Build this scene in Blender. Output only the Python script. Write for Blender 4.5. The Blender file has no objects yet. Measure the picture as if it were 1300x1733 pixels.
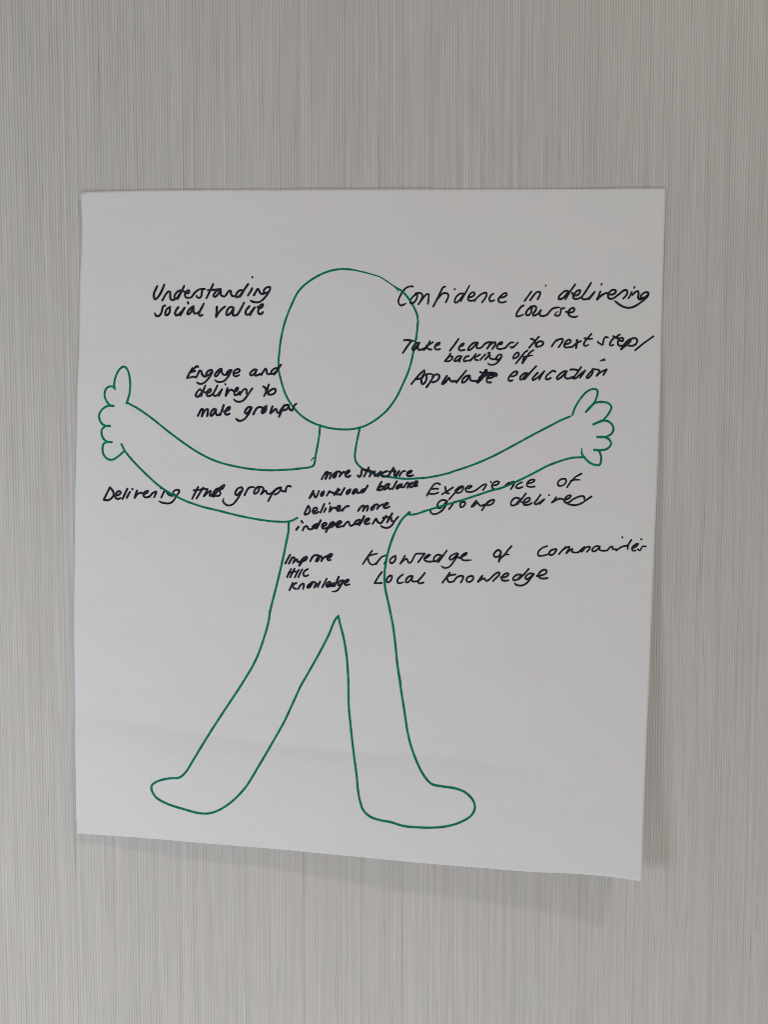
# A flipchart sheet with a marker-drawn figure and handwriting, stuck on a ribbed wallpapered wall.
import bpy, math, random
import numpy as np
from mathutils import Vector
R = math.radians
scene = bpy.context.scene

#GEOM-BEGIN
CAM_D = 0.88            # metres from camera to wall
CAM_Z = 1.50
TILT = math.radians(3.0)

def smooth(a, b, v):
    t = min(1.0, max(0.0, (v - a) / (b - a)))
    return t * t * (3 - 2 * t)

def lift(x, z):
    """How far the sheet stands off the wall (m) at wall position x, z."""
    s = min(1.05, max(0.0, (x + 0.352) / 0.66))
    t = min(1.05, max(0.0, (1.822 - z) / 0.79))
    h = 0.0006 + 0.029 * (0.020 + 0.980 * s ** 1.5) * t ** 2.6
    # long soft waves of a sheet that was rolled
    h += 0.0014 * t * math.sin(9.0 * x + 3.1 * z + 0.6) + 0.0005 * math.sin(17.0 * x - 23.0 * z)
    h += 0.00045 * math.sin(41.0 * x + 13.0 * z + 2.0) * math.sin(29.0 * z - 11.0 * x)
    # fold that runs from the left edge to the right, dropping a little
    c = 1.211 - 0.105 * (x + 0.352) + 0.003 * math.sin(14 * x)
    w = c - z
    if w > -0.004:
        w1 = w if w > 0.004 else (w + 0.004) ** 2 / 0.016
        h += 0.0062 * (w1 / 0.060) * math.exp(1 - w1 / 0.060) * (1 - smooth(-0.05, 0.28, x)) * (0.55 + 0.45 * smooth(-0.36, -0.22, x))
    # dented corner at the upper left
    r = math.hypot(x + 0.345, z - 1.812)
    h += 0.0018 * math.exp(-(r / 0.022) ** 2)
    return max(h, 0.0005)
#GEOM-END

# ------------------------------------------------------------------ camera
cam_data = bpy.data.cameras.new('camera')
cam_data.sensor_fit = 'HORIZONTAL'; cam_data.sensor_width = 36.0; cam_data.lens = 36.0
cam_data.clip_start = 0.01; cam_data.clip_end = 60
cam = bpy.data.objects.new('camera', cam_data); scene.collection.objects.link(cam)
cam.location = (0, -CAM_D, CAM_Z); cam.rotation_euler = (math.pi / 2 - TILT, 0, 0)
scene.camera = cam

# ------------------------------------------------------------------ light
scene.view_settings.view_transform = 'Standard'; scene.view_settings.look = 'None'
scene.view_settings.exposure = 0.0; scene.view_settings.gamma = 1.0
world = bpy.data.worlds.new('World'); scene.world = world; world.use_nodes = True
bg = world.node_tree.nodes['Background']
bg.inputs['Color'].default_value = (1.0, 0.985, 0.97, 1); bg.inputs['Strength'].default_value = 0.185

def area(name, loc, target, size, size_y, power, col):
    l = bpy.data.lights.new(name, 'AREA'); l.shape = 'RECTANGLE' if size_y else 'DISK'
    l.size = size
    if size_y: l.size_y = size_y
    l.energy = power; l.color = col
    o = bpy.data.objects.new(name, l); scene.collection.objects.link(o)
    o.location = loc
    o.rotation_euler = (Vector(target) - Vector(loc)).to_track_quat('-Z', 'Y').to_euler()
    return o

area('ceiling_lamp', (1.80, -1.36, 4.40), (0.1, 0, 1.2), 0.22, 0, 35, (1.0, 0.89, 0.76))
area('window_light', (-1.45, -1.15, 1.0), (-0.1, 0, 1.2), 0.45, 0.6, 11.2, (0.84, 0.92, 1.0))
area('low_fill_light', (0.1, -1.35, -0.60), (0, 0, 1.15), 1.0, 0.6, 16.0, (1.0, 0.98, 0.96))  # added fill from low in front, brightens the lower sheet and wall

scene.cycles.pixel_filter_type = 'BLACKMAN_HARRIS'; scene.cycles.filter_width = 0.9

# ------------------------------------------------------------------ materials
def mat(name):
    m = bpy.data.materials.new(name); m.use_nodes = True
    return m, m.node_tree.nodes, m.node_tree.links, m.node_tree.nodes['Principled BSDF']

def stretched(nd, ln, sx, sz, detail=2.0, rough=0.5, off=0.0):
    tc = nd.new('ShaderNodeTexCoord'); mp = nd.new('ShaderNodeMapping')
    mp.inputs['Scale'].default_value = (sx, 1, sz); mp.inputs['Location'].default_value = (off, off, off)
    no = nd.new('ShaderNodeTexNoise'); no.inputs['Scale'].default_value = 1.0
    no.inputs['Detail'].default_value = detail; no.inputs['Roughness'].default_value = rough
    ln.new(tc.outputs['Object'], mp.inputs['Vector']); ln.new(mp.outputs['Vector'], no.inputs['Vector'])
    return no.outputs['Fac']

def ramp(nd, ln, src, a, b, ca, cb):
    r = nd.new('ShaderNodeMapRange'); r.interpolation_type = 'SMOOTHSTEP'
    r.inputs['From Min'].default_value = a; r.inputs['From Max'].default_value = b
    r.inputs['To Min'].default_value = ca; r.inputs['To Max'].default_value = cb
    ln.new(src, r.inputs['Value']); return r.outputs['Result']

def math_node(nd, ln, op, a, b):
    n = nd.new('ShaderNodeMath'); n.operation = op
    for i, v in enumerate((a, b)):
        if isinstance(v, float): n.inputs[i].default_value = v
        else: ln.new(v, n.inputs[i])
    return n.outputs[0]

def mix_col(nd, ln, fac, a, b):
    n = nd.new('ShaderNodeMix'); n.data_type = 'RGBA'
    if isinstance(fac, float): n.inputs[0].default_value = fac
    else: ln.new(fac, n.inputs[0])
    for i, v in ((6, a), (7, b)):
        if isinstance(v, tuple): n.inputs[i].default_value = v
        else: ln.new(v, n.inputs[i])
    return n.outputs[2]

def scale_col(nd, ln, col, fac):
    n = nd.new('ShaderNodeVectorMath'); n.operation = 'SCALE'
    ln.new(col, n.inputs[0]); ln.new(fac, n.inputs['Scale']); return n.outputs[0]

# wallpaper: vertical threads of slightly different greys
M_wall, nd, ln, bs = mat('ribbed_wallpaper')
hue = ramp(nd, ln, stretched(nd, ln, 60, 22, 2, 0.6, 3.3), 0.40, 0.60, 0.0, 1.0)
base = mix_col(nd, ln, hue, (0.622, 0.608, 0.578, 1), (0.640, 0.606, 0.580, 1))
fine = ramp(nd, ln, stretched(nd, ln, 900, 9, 1.5, 0.5, 1.0), 0.3, 0.7, 0.955, 1.045)
wide = ramp(nd, ln, stretched(nd, ln, 170, 2.2, 2, 0.5, 7.0), 0.3, 0.7, 0.99, 1.01)
dark = ramp(nd, ln, stretched(nd, ln, 520, 12, 1.0, 0.5, 11.0), 0.68, 0.78, 1.0, 0.75)
pale = ramp(nd, ln, stretched(nd, ln, 600, 12, 1.0, 0.5, 17.0), 0.68, 0.78, 1.0, 1.12)
v = math_node(nd, ln, 'MULTIPLY', fine, wide)
an = nd.new('ShaderNodeAttribute'); an.attribute_name = 'thread_tone_shade'  # thread greys together with the painted groove shade
v = math_node(nd, ln, 'MULTIPLY', v, an.outputs['Fac'])
v = math_node(nd, ln, 'MULTIPLY', v, dark); v = math_node(nd, ln, 'MULTIPLY', v, pale)
ln.new(scale_col(nd, ln, base, v), bs.inputs['Base Color'])
bs.inputs['Roughness'].default_value = 0.62; bs.inputs['Specular IOR Level'].default_value = 0.35

M_plaster, nd, ln, bs = mat('plaster'); bs.inputs['Base Color'].default_value = (0.55, 0.54, 0.52, 1)
bs.inputs['Roughness'].default_value = 0.9

# paper: matt white with the faintest cloudiness
M_paper, nd, ln, bs = mat('white_flipchart_paper')
cl = ramp(nd, ln, stretched(nd, ln, 9, 14, 3, 0.6, 2.0), 0.35, 0.65, 0.0, 1.0)
c1 = mix_col(nd, ln, cl, (0.822, 0.800, 0.806, 1), (0.806, 0.808, 0.804, 1))
fib = ramp(nd, ln, stretched(nd, ln, 700, 900, 3, 0.6, 5.0), 0.3, 0.7, 0.985, 1.015)
ln.new(scale_col(nd, ln, c1, fib), bs.inputs['Base Color'])
bs.inputs['Roughness'].default_value = 0.75; bs.inputs['Specular IOR Level'].default_value = 0.25
bp = nd.new('ShaderNodeBump'); bp.inputs['Strength'].default_value = 0.30; bp.inputs['Distance'].default_value = 0.018
crk = stretched(nd, ln, 7, 10, 4, 0.55, 9.0); ln.new(crk, bp.inputs['Height']); ln.new(bp.outputs['Normal'], bs.inputs['Normal'])

def ink(name, col, col2):
    m, nd, ln, bs = mat(name)
    f = ramp(nd, ln, stretched(nd, ln, 160, 160, 3, 0.6, 4.0), 0.35, 0.65, 0.0, 1.0)
    ln.new(mix_col(nd, ln, f, col, col2), bs.inputs['Base Color'])
    bs.inputs['Roughness'].default_value = 0.6; bs.inputs['Specular IOR Level'].default_value = 0.1
    return m
M_black = ink('black_marker_ink', (0.008, 0.008, 0.020, 1), (0.032, 0.032, 0.050, 1))
M_green = ink('green_marker_ink', (0.0, 0.165, 0.098, 1), (0.0, 0.260, 0.170, 1))

# ------------------------------------------------------------------ helpers
def mesh_obj(name, verts, faces, material, parent=None, smooth_shade=True):
    me = bpy.data.meshes.new(name); me.from_pydata(verts, [], faces); me.update()
    if smooth_shade: me.polygons.foreach_set('use_smooth', [True] * len(me.polygons))
    me.materials.append(material)
    o = bpy.data.objects.new(name, me); scene.collection.objects.link(o); o.parent = parent
    return o

# ------------------------------------------------------------------ wall
X0, X1, Z0, Z1 = -1.3, 1.3, 0.3, 2.7
def build_wall():
    y0, y1 = 0.004, 0.16
    bx = [(x, y, z) for x in (X0, X1) for y in (y0, y1) for z in (Z0, Z1)]
    w = mesh_obj('wall', bx, [(0, 1, 3, 2), (4, 6, 7, 5), (0, 4, 5, 1), (2, 3, 7, 6), (0, 2, 6, 4), (1, 5, 7, 3)], M_plaster, None, False)
    w['kind'] = 'structure'; w['label'] = 'pale grey wall papered with fine vertical ribs'
    rng = np.random.default_rng(7)
    nx, nz = 4601, 96
    xs = np.linspace(X0, X1, nx); zs = np.linspace(Z0, Z1, nz)
    # thread crests at uneven spacing, height of each thread wanders on its way down
    edges = [X0 - 0.01]
    while edges[-1] < X1 + 0.01: edges.append(edges[-1] + float(np.clip(rng.normal(0.0032, 0.00028), 0.0024, 0.0041)))
    edges = np.array(edges); k = np.clip(np.searchsorted(edges, xs) - 1, 0, len(edges) - 2)
    ph = (xs - edges[k]) / (edges[k + 1] - edges[k])
    crest = np.sin(np.pi * ph) ** 0.8
    amp = rng.uniform(0.1, 1.1, (nz, len(edges))) + rng.uniform(-0.15, 0.25, (1, len(edges)))
    for _ in range(6): amp[1:-1] = (amp[:-2] + amp[1:-1] + amp[2:]) / 3
    fine = rng.normal(0, 1, nx); fine = np.convolve(fine, [.25, .5, .25], 'same')
    # every thread is dyed a slightly different grey, with the shade of its groove painted along one side
    n = len(edges); tone = rng.normal(1.03, 0.010, n)
    wander = rng.normal(0, 0.045, (nz, n))
    for _ in range(2): wander[1:-1] = (wander[:-2] + wander[1:-1] + wander[2:]) / 3
    groove_shade = -rng.uniform(0.11, 0.20, n); groove_shade_w = rng.uniform(0.40, 0.48, n)
    G = np.zeros((nz, nx))
    V = np.zeros((nz, nx, 3))
    for r in range(nz):
        drift = 0.0004 * np.sin(xs * 37 + r * 0.16) * np.sin(r * 0.11 + xs * 5)
        V[r, :, 0] = xs + drift
        V[r, :, 1] = 0.0009 - (RIB * amp[r][k] * crest + 0.000012 * fine)
        G[r] = tone[k] + wander[r][k] + np.where(ph < groove_shade_w[k], groove_shade[k], 0.0)
        V[r, :, 2] = zs[r]
    idx = np.arange(nz * nx).reshape(nz, nx)
    F = np.stack([idx[:-1, :-1], idx[:-1, 1:], idx[1:, 1:], idx[1:, :-1]], -1).reshape(-1, 4)
    me = bpy.data.meshes.new('wallpaper')
    me.vertices.add(nz * nx); me.vertices.foreach_set('co', V.ravel())
    me.loops.add(F.size); me.loops.foreach_set('vertex_index', F.ravel().astype(np.int32))
    me.polygons.add(len(F)); me.polygons.foreach_set('loop_start', np.arange(0, F.size, 4, dtype=np.int32))
    me.polygons.foreach_set('use_smooth', np.ones(len(F), dtype=bool))
    me.update(calc_edges=True); me.materials.append(M_wall)
    at = me.attributes.new('thread_tone_shade', 'FLOAT', 'POINT'); at.data.foreach_set('value', G.ravel().astype(np.float32))
    o = bpy.data.objects.new('wallpaper', me); scene.collection.objects.link(o); o.parent = w
RIB = 0.00040
build_wall()

# ------------------------------------------------------------------ data traced in wall coordinates
# edges of the sheet in metres; pen strokes in tenths of a millimetre ("x,z" or "x,z,pressure"), pen width in mm
SHEET_EDGES = {
    'top': [(-0.34, 1.8107), (-0.3309, 1.8129), (-0.2983, 1.8144), (-0.1989, 1.8157), (-0.0331, 1.8158), (0.1657, 1.8163), (0.3161, 1.8169)],
    'right': [(0.3161, 1.8169), (0.3147, 1.6857), (0.3133, 1.5659), (0.3072, 1.3572), (0.2982, 1.1398), (0.2939, 1.0349)],
    'bottom': [(-0.358, 1.0787), (-0.282, 1.0748), (-0.1714, 1.0668), (-0.0342, 1.0561), (0.1021, 1.0455), (0.1697, 1.0413), (0.2167, 1.0403), (0.2565, 1.0386), (0.2939, 1.0349)],
    'left': [(-0.34, 1.8107), (-0.3397, 1.7871), (-0.3405, 1.758), (-0.3435, 1.7121), (-0.3458, 1.6393), (-0.3482, 1.5994), (-0.3513, 1.5258), (-0.3544, 1.4583), (-0.3567, 1.3631), (-0.3581, 1.2737), (-0.3588, 1.2112), (-0.3585, 1.1563), (-0.3589, 1.0999), (-0.358, 1.0787)],
}
WRITING = [
    ('Understanding', 2.1, [
        (1, '-2559,17087 -2578,17050 -2596,17008 -2599,16971 -2586,16942 -2559,16958 -2525,17004 -2497,17060 -2479,17103'),
        (1, '-2504,16929 -2485,16961 -2458,17004 -2434,17027 -2415,17024 -2413,16991 -2412,16954 -2395,16933 -2368,16938 -2335,16954'),
        (1, '-2267,17030 -2304,17039 -2341,17017 -2365,16981 -2365,16954 -2348,16948 -2314,16987 -2284,17037'),
        (1, '-2255,17090 -2281,17037 -2304,16991 -2330,16948'),
        (0.95, '-2261,17030 -2241,17017 -2218,17007 -2198,17024 -2201,17040 -2221,17037 -2241,17014 -2248,16987 -2238,16964 -2215,16958 -2175,16965 -2155,16991 -2124,17027 -2088,17051 -2058,17056 -2024,17057'),
        (0.95, '-2051,17049 -2058,17008 -2065,16975 -2082,16958 -2105,16962 -2118,16978'),
        (1, '-1928,17111 -1948,17071 -1975,17015 -2006,16955'),
        (1, '-1988,17044 -1935,17047 -1888,17051 -1845,17055'),
        (1, '-1845,17051 -1882,17041 -1915,17008 -1926,16979 -1909,16970 -1875,16999 -1845,17045 -1845,17022 -1842,16992 -1826,16979 -1802,16974 -1775,17005 -1749,17038 -1732,17035 -1729,17009 -1716,16982 -1689,16976 -1666,16973'),
        (1, '-1602,17045 -1635,17039 -1665,17006 -1672,16979 -1656,16966 -1622,16992 -1588,17042'),
        (1, '-1534,17111 -1568,17065 -1602,17009 -1628,16973'),
        (1, '-1489,17065 -1508,17029 -1537,16986'),
        (0.8, '-1487,17191 -1485,17185'),
        (1, '-1470,16989 -1448,17025 -1425,17058 -1411,17042 -1398,17012 -1372,17002 -1345,17015'),
        (0.95, '-1315,17018 -1348,17015 -1358,17032 -1344,17061 -1314,17078 -1287,17077 -1288,17051 -1308,17015 -1339,16972 -1376,16933 -1416,16911 -1456,16910 -1493,16920 -1513,16933,0.5'),
    ]),
    ('social', 2.1, [
        (1, '-2473,16872 -2496,16859 -2507,16823 -2524,16777 -2552,16753 -2578,16760 -2591,16787,0.7'),
        (1, '-2416,16855 -2450,16836 -2471,16796 -2468,16767 -2444,16770 -2424,16796 -2418,16836 -2420,16852'),
        (1, '-2323,16854 -2350,16816 -2361,16780 -2348,16760 -2317,16776 -2277,16816 -2253,16846'),
        (1, '-2253,16846 -2277,16803 -2304,16763'),
        (1, '-2214,16908 -2212,16895'),
        (1, '-2153,16862 -2176,16849 -2210,16816 -2223,16780 -2204,16777 -2174,16810 -2153,16849 -2154,16816 -2147,16787 -2124,16783 -2091,16800'),
        (1, '-2036,16893 -2057,16853 -2084,16803 -2091,16770 -2078,16757 -2054,16767'),
    ]),
    ('value', 2.1, [
        (1.15, '-1889,16857 -1892,16811 -1898,16748'),
        (1, '-1898,16748 -1871,16791 -1837,16830 -1800,16860'),
        (1, '-1700,16837 -1717,16857 -1750,16850 -1777,16811 -1781,16771 -1758,16771 -1724,16804 -1700,16844 -1707,16804 -1711,16771 -1694,16761 -1658,16771'),
        (1, '-1583,16903 -1610,16851 -1637,16804 -1661,16768'),
        (1, '-1523,16864 -1557,16824 -1567,16791 -1554,16771 -1524,16778 -1490,16818 -1463,16851'),
        (1, '-1463,16851 -1490,16811 -1514,16768'),
        (1, '-1430,16857 -1403,16844 -1376,16861 -1369,16884 -1389,16884 -1413,16851 -1423,16811 -1417,16785 -1394,16778 -1370,16798'),
    ]),
    ('Engage', 2.03, [
        (1, '-2175,16172 -2199,16133 -2220,16098 -2236,16062'),
        (1, '-2178,16151 -2147,16177 -2121,16195 -2111,16187'),
        (1, '-2204,16126 -2178,16133 -2145,16139'),
        (0.9, '-2236,16064 -2200,16067 -2164,16075 -2138,16072'),
        (1, '-2178,16164 -2183,16146 -2204,16126'),
        (1, '-2134,16068 -2112,16108 -2093,16144 -2078,16139 -2068,16108 -2052,16085 -2029,16077 -2009,16090'),
        (1, '-1961,16154 -1992,16144 -2016,16116 -2019,16092 -2001,16090 -1972,16116 -1949,16139 -1959,16154'),
        (1, '-1949,16133 -1972,16087 -2004,16046 -2040,16010 -2082,15995 -2113,16003 -2128,16013,0.6'),
        (1, '-1848,16164 -1868,16159 -1900,16128 -1921,16100 -1918,16080 -1900,16085 -1869,16123 -1845,16162 -1843,16133 -1833,16108 -1812,16095 -1792,16103'),
        (1, '-1734,16151 -1760,16146 -1784,16121 -1789,16103 -1771,16098 -1745,16123 -1732,16151 -1755,16103 -1787,16057 -1823,16026 -1865,16016 -1901,16023 -1924,16041,0.5'),
        (1.5, '-1745,16141 -1771,16116'),
        (1, '-1701,16116 -1673,16118 -1644,16136 -1641,16156 -1659,16162 -1688,16151 -1709,16126 -1710,16100 -1694,16080 -1668,16085 -1644,16095,0.7'),
    ]),
    ('and', 2.03, [
        (1, '-1445,16154 -1473,16157 -1507,16132 -1522,16104 -1508,16090 -1479,16104 -1448,16149 -1462,16115 -1465,16090 -1439,16092 -1405,16109'),
        (1, '-1394,16095 -1371,16132 -1345,16166 -1334,16149 -1331,16115 -1309,16104 -1280,16109'),
        (1, '-1200,16171 -1234,16171 -1274,16143 -1283,16112 -1263,16109 -1229,16132 -1198,16169'),
        (1, '-1169,16211 -1200,16169 -1229,16121 -1249,16101'),
    ]),
    ('delivery', 2.03, [
        (1, '-2078,15921 -2093,15934 -2119,15913 -2138,15882 -2138,15857 -2120,15849 -2094,15872 -2065,15913'),
        (1, '-2031,15977 -2052,15928 -2068,15892 -2081,15859'),
        (1, '-2037,15900 -2006,15895 -1975,15908 -1969,15934 -1985,15936 -2005,15916 -2016,15887 -2009,15862 -1985,15859 -1954,15877'),
        (1, '-1894,15977 -1912,15939 -1933,15903 -1944,15877 -1929,15862 -1903,15864 -1871,15898 -1842,15931'),
        (1, '-1842,15934 -1861,15898 -1879,15862'),
        (0.9, '-1806,15995 -1802,15987'),
        (1.1, '-1780,15944 -1788,15913 -1799,15862'),
        (1, '-1799,15862 -1781,15892 -1752,15926 -1731,15928 -1711,15913'),
        (1, '-1703,15908 -1675,15918 -1659,15949 -1674,15949 -1695,15923 -1703,15892 -1696,15869 -1670,15874 -1644,15903'),
        (1, '-1638,15872 -1623,15901 -1597,15929 -1574,15937 -1563,15923 -1563,15895 -1552,15872'),
        (1, '-1498,15943 -1538,15889 -1573,15839 -1607,15805 -1647,15793 -1681,15798 -1695,15807 -1711,15824,0.5'),
    ]),
    ('to', 2.03, [
        (1, '-1310,15988 -1327,15935 -1345,15895 -1365,15858'),
        (1, '-1372,15966 -1350,15949 -1339,15912 -1322,15884'),
        (1, '-1316,15875 -1316,15901 -1282,15929 -1242,15940 -1231,15923 -1245,15892 -1276,15875 -1311,15875'),
    ]),
    ('male', 2.1, [
        (1, '-2120,15635 -2102,15671 -2078,15710 -2065,15710 -2062,15692 -2068,15661 -2075,15628'),
        (1, '-2074,15633 -2055,15671 -2029,15705 -2005,15707 -2006,15682 -2014,15633'),
        (1, '-1915,15705 -1935,15713 -1962,15687 -1978,15651 -1970,15633 -1946,15651 -1920,15692 -1912,15705 -1915,15671 -1908,15646 -1887,15643 -1864,15661'),
        (1, '-1826,15754 -1837,15718 -1853,15677 -1866,15643'),
        (1, '-1822,15684 -1791,15692 -1759,15713 -1754,15733 -1770,15733 -1796,15707 -1812,15677 -1807,15656 -1786,15648 -1760,15658'),
        (1.2, '-1765,15723 -1796,15695'),
    ]),
    ('groups', 2.1, [
        (1, '-1511,15720 -1517,15734 -1545,15731 -1574,15703 -1583,15672 -1568,15660 -1540,15686 -1511,15725'),
        (1, '-1508,15725 -1528,15680 -1557,15635 -1586,15601 -1621,15581 -1649,15578 -1677,15592 -1689,15604,0.6'),
        (1, '-1489,15652 -1471,15686 -1448,15720 -1420,15734 -1391,15728 -1374,15717'),
        (1, '-1340,15745 -1372,15720 -1389,15691 -1389,15666 -1369,15669 -1346,15697 -1340,15731'),
        (1.3, '-1352,15720 -1375,15680'),
        (1, '-1269,15740 -1281,15711 -1295,15663 -1272,15680 -1232,15711 -1221,15697 -1218,15674 -1198,15669 -1181,15686'),
        (1, '-1135,15754 -1158,15708 -1178,15663 -1196,15626'),
        (1, '-1181,15691 -1147,15737 -1112,15757 -1087,15754 -1090,15731 -1113,15706 -1147,15697'),
        (1, '-1087,15737 -1070,15706 -1050,15694'),
        (0.9, '-998,15771 -1018,15754 -1033,15720 -1047,15694'),
    ]),
    ('Confidence', 1.83, [
        (1, '327,17085 294,17087 247,17068 207,17022 177,16969 162,16923 174,16887 197,16874 227,16887 252,16897,0.4'),
        (1, '377,16996 360,16996 327,16973 301,16936 297,16904 314,16897 347,16917 371,16956 374,16989 367,17006'),
        (1, '354,17006 380,17014 414,17012 434,16989 427,16956 414,16927 391,16890'),
        (1, '401,16904 441,16956 481,16999 504,16999 504,16950 496,16894'),
        (1, '691,17085 667,17075 641,17029 601,16950 558,16864'),
        (1, '574,16897 614,16956 661,17006 701,17012 724,16999 724,16963 698,16910'),
        (1, '797,17058 801,17054'),
        (1, '901,17005 861,17006 821,16976 801,16936 801,16910 821,16907 861,16943 901,16999'),
        (0.9, '964,17094 928,17028 894,16969 868,16920'),
        (1, '954,16965 988,16968 1021,16995 1017,17018 994,17018 968,16995 951,16962 951,16936 975,16926 1008,16929 1034,16942 1067,16975 1114,17007 1150,17014 1160,16994 1147,16961 1108,16908'),
        (1, '1034,16942 1024,16922'),
        (1, '1234,17003 1204,16981 1191,16948 1198,16921 1221,16921 1244,16931'),
        (1, '1307,16961 1347,16964 1384,16990 1380,17010 1357,17007 1320,16980 1294,16947 1294,16918 1321,16905 1354,16908 1377,16918'),
    ]),
    ('in', 1.9, [
        (1, '1663,17026 1634,16987 1588,16924'),
        (1, '1651,16931 1681,16974 1720,17017 1760,17023 1760,16994 1734,16941'),
        (0.9, '1824,17096 1825,17092'),
    ]),
    ('delivering', 1.96, [
        (1, '2087,17027 2053,17036 2007,17007 1974,16967 1974,16944 2001,16944 2041,16974 2080,17027'),
        (1, '2156,17106 2113,17046 2074,16987 2048,16944'),
        (1, '2124,17010 2141,16987 2174,16984 2207,17010 2213,17040 2187,17040 2154,17007 2134,16967 2148,16947 2188,16947 2221,16961'),
        (1, '2336,17124 2300,17066 2264,17010 2233,16964 2245,16942 2288,16944 2321,16961 2354,17000 2375,17020'),
        (1, '2377,17023 2348,16984 2315,16944'),
        (1, '2450,17099,0.6 2456,17114,0.9'),
        (1, '2442,17027 2428,16994 2405,16938 2435,16968 2475,16997 2515,17014'),
        (1, '2521,17004 2562,16994 2602,17005 2618,17031 2601,17047 2568,17041 2538,17011 2529,16975 2542,16952 2576,16948 2609,16965 2656,17001 2702,17038 2735,17045 2749,17025 2737,16989 2704,16952'),
        (1, '2798,17022 2784,16989 2763,16956'),
        (0.9, '2825,17071 2829,17080'),
        (1, '2807,16992 2843,17025 2870,17032 2877,17002 2871,16963 2885,16943 2905,16943'),
        (1, '2945,16963 2911,16953 2901,16976 2924,17006 2964,17022 2987,17012 2981,16983 2952,16950 2905,16910 2846,16871 2793,16851 2739,16850 2678,16873 2630,16906 2602,16927,0.4'),
        (1.1, '2911,16953 2951,16966 2974,16986'),
    ]),
    ('course', 1.9, [
        (1, '1578,16872 1555,16862 1522,16822 1499,16783 1499,16753 1529,16753 1573,16770,0.7'),
        (1, '1675,16855 1635,16835 1606,16796 1606,16770 1629,16763 1659,16789 1669,16835 1675,16859'),
        (1, '1648,16852 1675,16863 1702,16865 1719,16849 1712,16816 1686,16783 1686,16760 1710,16763 1743,16783 1772,16819'),
        (1, '1772,16819 1759,16786 1763,16763 1796,16754 1843,16770 1869,16802 1909,16839 1949,16849 1982,16849,0.6'),
        (0.95, '2035,16842 2002,16835 1996,16802 1986,16769 1956,16756 1930,16769'),
        (0.5, '1930,16773 1939,16789 1963,16802'),
        (1, '2056,16802 2089,16792 2136,16802 2152,16829 2135,16845 2102,16829 2083,16796 2090,16763 2123,16746 2163,16744 2190,16753,0.6'),
    ]),
    ('Take', 1.9, [
        (1, '228,16485 268,16488 308,16480 348,16474,0.5'),
        (1, '311,16478 281,16440 248,16393 214,16344'),
        (1, '402,16456 368,16450 335,16420 321,16387 335,16373 362,16400 395,16446 385,16413 385,16383 408,16377 442,16386 469,16400'),
        (1, '519,16473 495,16426 469,16393 449,16376'),
        (1, '555,16463 515,16439 482,16420'),
        (1, '482,16426 489,16400 509,16383 536,16380'),
        (1, '589,16423 622,16436 632,16456 609,16453 582,16426 576,16396 596,16379 636,16386'),
    ]),
    ('learners', 1.9, [
        (1, '843,16499 809,16449 746,16366'),
        (1, '856,16415 890,16425 906,16449 883,16442 856,16412 846,16386 870,16369 913,16376'),
        (1, '1063,16449 1030,16459 990,16435 957,16395 953,16372 980,16379 1017,16412 1060,16459 1050,16425 1054,16395 1084,16396 1111,16409 1137,16439 1171,16459 1217,16462'),
        (1, '1211,16462 1191,16426 1168,16389'),
        (1, '1168,16392 1211,16439 1254,16462 1264,16449 1245,16412 1225,16386'),
        (1, '1298,16436 1332,16442 1338,16462 1311,16456 1285,16426 1278,16403 1298,16386 1339,16389 1379,16403 1405,16433 1439,16459 1466,16459'),
        (1, '1516,16459 1486,16426 1446,16400 1429,16416,0.6'),
    ]),
    ('to', 1.9, [
        (1, '1753,16525 1719,16485 1680,16441 1644,16401'),
        (1, '1662,16502 1697,16488 1714,16457 1720,16424 1729,16410'),
        (1, '1729,16413 1728,16446 1759,16471 1799,16466 1802,16443 1777,16421 1737,16410'),
    ]),
    ('next', 1.9, [
        (1, '1901,16415 1923,16452 1956,16488'),
        (1, '1945,16474 1979,16493 2018,16499 2024,16479 2002,16440 1977,16407'),
        (1, '2059,16440 2098,16451 2115,16474 2103,16490 2070,16479 2047,16446 2042,16418 2059,16404 2099,16406 2133,16412 2166,16440 2200,16462 2231,16474'),
        (1.15, '2185,16485 2183,16451 2175,16398'),
        (1, '2346,16554 2305,16506 2274,16469 2262,16438 2272,16423 2293,16423 2318,16434,0.6'),
        (1, '2270,16507 2311,16499 2360,16500,0.7'),
    ]),
    ('step', 1.9, [
        (0.9, '2537,16515 2509,16521 2491,16500 2482,16463 2474,16433 2448,16445 2420,16466 2424,16475,0.6'),
        (1, '2670,16549 2633,16525 2596,16503 2566,16463 2557,16436 2572,16424 2597,16433'),
        (1, '2596,16531 2627,16513 2658,16507'),
        (1, '2671,16482 2702,16476 2711,16501 2695,16513 2671,16503 2652,16479 2650,16445 2665,16424 2690,16424'),
        (1.1, '2795,16482 2758,16458 2721,16421 2688,16384'),
        (1.2, '2789,16470 2746,16433 2703,16402'),
        (1, '2709,16427 2758,16476 2807,16504 2851,16507 2869,16482 2857,16446 2820,16424 2771,16424'),
        (0.9, '3051,16529 2944,16452 2845,16372'),
    ]),
    ('backing', 1.76, [
        (1, '753,16336 730,16299 690,16250'),
        (1, '690,16250 716,16279 756,16306 773,16299 770,16273 737,16250 710,16246'),
        (1, '877,16302 843,16306 810,16279 797,16253 817,16249 850,16273 880,16302 864,16273 854,16243'),
        (1, '960,16306 930,16299 904,16266 907,16246 937,16253 977,16259'),
        (1, '1041,16329 1017,16299 977,16253'),
        (1, '1088,16323 1058,16306 1031,16293 1031,16269 1061,16259'),
        (1, '1148,16326 1118,16293 1088,16263'),
        (1, '1181,16341 1198,16345'),
        (1, '1145,16266 1172,16296 1198,16323 1198,16293 1219,16273 1252,16273 1279,16286'),
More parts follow.
